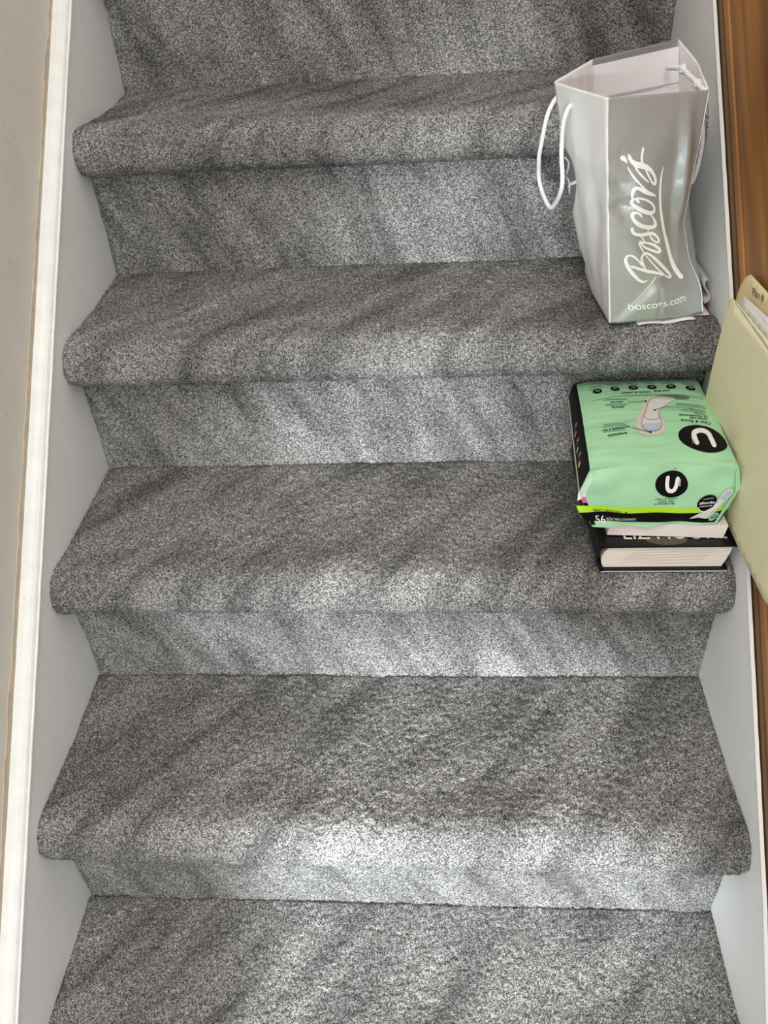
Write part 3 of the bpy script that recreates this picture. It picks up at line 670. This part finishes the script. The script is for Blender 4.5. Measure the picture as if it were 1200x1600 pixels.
# front end: bands, logo, badge
ap.poly([(150, 870), (1090, 880), (1088, 912), (152, 905)], HP, P_front, 2, .0004, 40, 3)
ap.poly([(152, 903), (1088, 908), (1075, 975), (175, 950)], HP, P_front, 1, .0005, 40, 5)
ap.disc((660, 741), 95, 78, HP, P_front, 1, LF, 6, 40, .05)
ap.ribbon([(632, 705, 22), (634, 750, 22), (646, 778, 22), (670, 780, 22), (685, 758, 22), (692, 708, 22)], HP, P_front, 3, .0009, 6)
ap.ribbon([(706, 712, 5), (707, 748, 5)], HP, P_front, 3, .0009, 2)
ap.text('Clean & Secure', (580, 838), (706, 828), 13, HP, P_front, 1, LF, shear=.3, maxe=.6)
ap.text('ULTRA THIN', (600, 850), (690, 845), 9, HP, P_front, 1, LF, bold=.02, maxe=.6); ap.text('ULTRAMINCES', (578, 862), (700, 857), 8, HP, P_front, 1, LF, bold=.02, maxe=.6)
ap.text('HEAVY | ABONDANT', (232, 900), (392, 908), 14, HP, P_front, 1, .0009, bold=.01, maxe=.6)
ap.text('56', (232, 962), (290, 964), 40, HP, P_front, 3, .0010, maxe=.4); ap.text('ULTRA THIN | ULTRAMINCES', (298, 950), (475, 946), 15, HP, P_front, 3, .0010, maxe=.6)
ap.ribbon([(415, 898, 8), (415, 914, 8)], HP, P_front, 1, .0009, 2)
ap.disc((900, 850), 62, 46, HP, P_front, 1, .0009, 4, 32)
ap.text('absorbs', (852, 856), (950, 854), 15, HP, P_front, 3, .0013, bold=.02, maxe=.6); ap.text('instantly', (862, 872), (945, 868), 9, HP, P_front, 3, .0013, maxe=.6); ap.text('cushiony', (868, 832), (930, 824), 8, HP, P_front, 3, .0013, maxe=.6)
ap.ribbon([(850, 872, 4), (870, 890, 5), (905, 897, 5), (935, 890, 4)], HP, P_front, 3, .0013, 5)
blob([(1005, 775), (1045, 780), (1045, 815), (1015, 850), (985, 900), (950, 940), (880, 932), (835, 940), (835, 930), (880, 905), (930, 915), (965, 870), (970, 810)], HP, P_front, 9, .0016)
blob([(1005, 785), (1032, 790), (1030, 815), (1003, 835), (978, 820)], HP, P_front, 11, .0018)
ap.ribbon([(975, 835, 2.5), (995, 828, 2.5), (1012, 838, 2.5), (985, 885, 2.5), (950, 905, 2.5)], HP, P_front, 10, .0019, 4)
ap.disc((990, 932), 32, 26, HP, P_front, 14, .0020, 3, 24); ap.text('no', (980, 922), (1000, 922), 9, HP, P_front, 1, .0023, maxe=2); ap.text('harsh', (968, 938), (1014, 938), 12, HP, P_front, 1, .0023, bold=.02, maxe=2)
ap.disc((667, 648), 4, 3, HP, P_front, 1, .001, 1, 10)
# side icons
for i, (b, mi) in enumerate(((.50, 4), (.66, 5), (.80, 6))):
    s = b; ap.add([(s + dx * .022 * math.cos(a) if False else s + .021 * math.cos(2 * math.pi * j / 16) * (1 if j >= 0 else 0), .72 + .055 * math.sin(2 * math.pi * j / 16)) for j in range(16)], [tuple(range(16))], P_left, mi, .0006)
    for q in range(2): ap.ribbon([(s - .055 - q * .018, .72 + .02 * q, .006), (s - .055 - q * .018, .84 - .02 * q, .006)], U, P_left, 3 if q else mi, .0006, 1)
mesh('wrapper', V, F, PM, pack, True, MI)
# corner gussets of the end seal: folded film fins
def fin(name, pts, m, th=.0008):
    bm = bmesh.new(); vs_ = [bm.verts.new(p) for p in pts]; f = bm.faces.new(vs_); bm.normal_update()
    r = bmesh.ops.extrude_face_region(bm, geom=[f]); n = f.normal.copy()
    for v in r['geom']:
        if isinstance(v, bmesh.types.BMVert): v.co -= n * th
    bmesh.ops.recalc_face_normals(bm, faces=bm.faces[:]); return bmobj(name, bm, m, pack)
TL = pack_pt(-1, 0, 1); ML = pack_pt(-1, 0, .25); BL = pack_pt(-1, 0, -1); TR = pack_pt(1, 0, 1); MR = pack_pt(1, 0, .25); BR = pack_pt(1, 0, -1)
fin('corner_fold', [TL + Vector((0, -.0005, 0)), ML + Vector((-.0022, -.003, .0)), ML + Vector((.002, -.004, .004)), TL + Vector((.003, -.002, -.004))], M['green'])
fin('corner_fold', [TR + Vector((0, -.0005, 0)), TR + Vector((-.003, -.002, -.004)), MR + Vector((-.004, -.004, -.004)), BR + Vector((-.003, -.003, .002)), BR + Vector((.001, -.001, .0)), MR + Vector((.0015, -.002, 0))], M['green'])
fin('corner_fold', [ML + Vector((-.0022, -.001, .002)), ML + Vector((-.0022, -.001, -.012)), ML + Vector((.002, -.003, -.008)), ML + Vector((.001, -.004, .001))], M['pk_white'])
lip = [pack_pt(a, 0, -1) + Vector((0, -.0015 + .001 * math.sin(a * 7), .0005 + .0012 * math.sin(a * 11))) for a in np.linspace(-1, .98, 16)]
V = []; F = []
for i, p in enumerate(lip): V += [p, p + Vector((0, .006, .004)), p + Vector((0, .007, .0095))]
for i in range(15):
    for j in range(2): F.append((i * 3 + j, (i + 1) * 3 + j, (i + 1) * 3 + j + 1, i * 3 + j + 1))
o = mesh('seal_lip', V, F, M['green'], pack, True)
sd = o.modifiers.new('thickness', 'SOLIDIFY'); sd.thickness = .0006

# ------------------------------------------------------------------ manila folder leaning on the wood
M['manila'] = mat('pale_manila_card', (.80, .74, .49), .65); M['manila_in'] = mat('yellow_manila_card', (.78, .66, .38), .65); M['sheet'] = mat('white_sheets', (.80, .77, .76), .6); M['pencil'] = mat('pencil_writing', (.10, .09, .08), .7)
fold = empty('manila_folder', (.85, .25, TZ)); tag(fold, 'pale manila folder holding white papers, propped upright against the wooden wall panel', 'folder')
def leaf(name, outline, xf, m, th=.0007, art_=None, mats=None, nfill=.006):
    # outline in (y,z); xf(y,z)->x ; triangulated and refined so it can curve
    bm = bmesh.new(); vs_ = [bm.verts.new((0, y, z)) for y, z in outline]; bm.faces.new(vs_)
    bmesh.ops.triangulate(bm, faces=bm.faces[:])
    for _ in range(5): 
        es = [e for e in bm.edges if e.calc_length() > .02]
        if not es: break
        bmesh.ops.subdivide_edges(bm, edges=es, cuts=1); bmesh.ops.triangulate(bm, faces=[f for f in bm.faces if len(f.verts) > 3])
    for v in bm.verts: v.co.x = xf(v.co.y, v.co.z)
    o = bmobj(name, bm, mats or m, fold, True); s = o.modifiers.new('thickness', 'SOLIDIFY'); s.thickness = th; s.offset = 0; return o
zb = TZ + .0009
def x1f(y, z): u = (z - zb) / .24; return .8490 - .0085 * u - .0035 * math.sin(math.pi * min(1, max(0, u))) + .004 * max(0, (.12 - y) / .04) ** 2
def x2f(y, z): u = (z - zb) / .25; return .8535 + .0085 * min(1, u * 1.2)
def xpf(y, z): u = (z - zb) / .25; return .8515 + .0050 * min(1, u * 1.2)
leaf('front_leaf', [(.386, zb), (.100, zb + .008), (.085, zb + .03), (.075, .700), (.188, .7110), (.194, .7165), (.200, .7110 - .0), (.207, .7005), (.361, .7045), (.364, .700)][:4] + [(.190, .7125), (.2, .7025), (.359, .7055), (.366, .699)], x1f, M['manila'])
leaf('back_leaf', [(.384, zb + .002), (.10, zb + .004), (.09, .735), (.378, .7245), (.3905, .7165), (.399, .7045), (.404, .690)], x2f, M['manila_in'])
leaf('paper', [(.374, zb + .004), (.092, zb + .006), (.080, .725), (.290, .7115), (.367, .703), (.376, .690)], xpf, M['sheet'])
leaf('paper', [(.372, zb + .004), (.086, zb + .008), (.075, .715), (.366, .699)], lambda y, z: xpf(y, z) - .0012, M['sheet'])
# pencilled word on the tab
V = []; F = []; MI = []; at_ = Art(V, F, MI)
S_tab = lambda s, t: Vector((x2f(.38 - s * .1, .69 + t * .05) - .0006, .38 - s * .1, .69 + t * .05))
at_.text('Plan #', (.22, .36), (.58, .50), -.17, U, S_tab, 0, 0.0004, maxe=2, shear=.2)
mesh('handwriting', V, F, [M['pencil']], fold, False, MI)
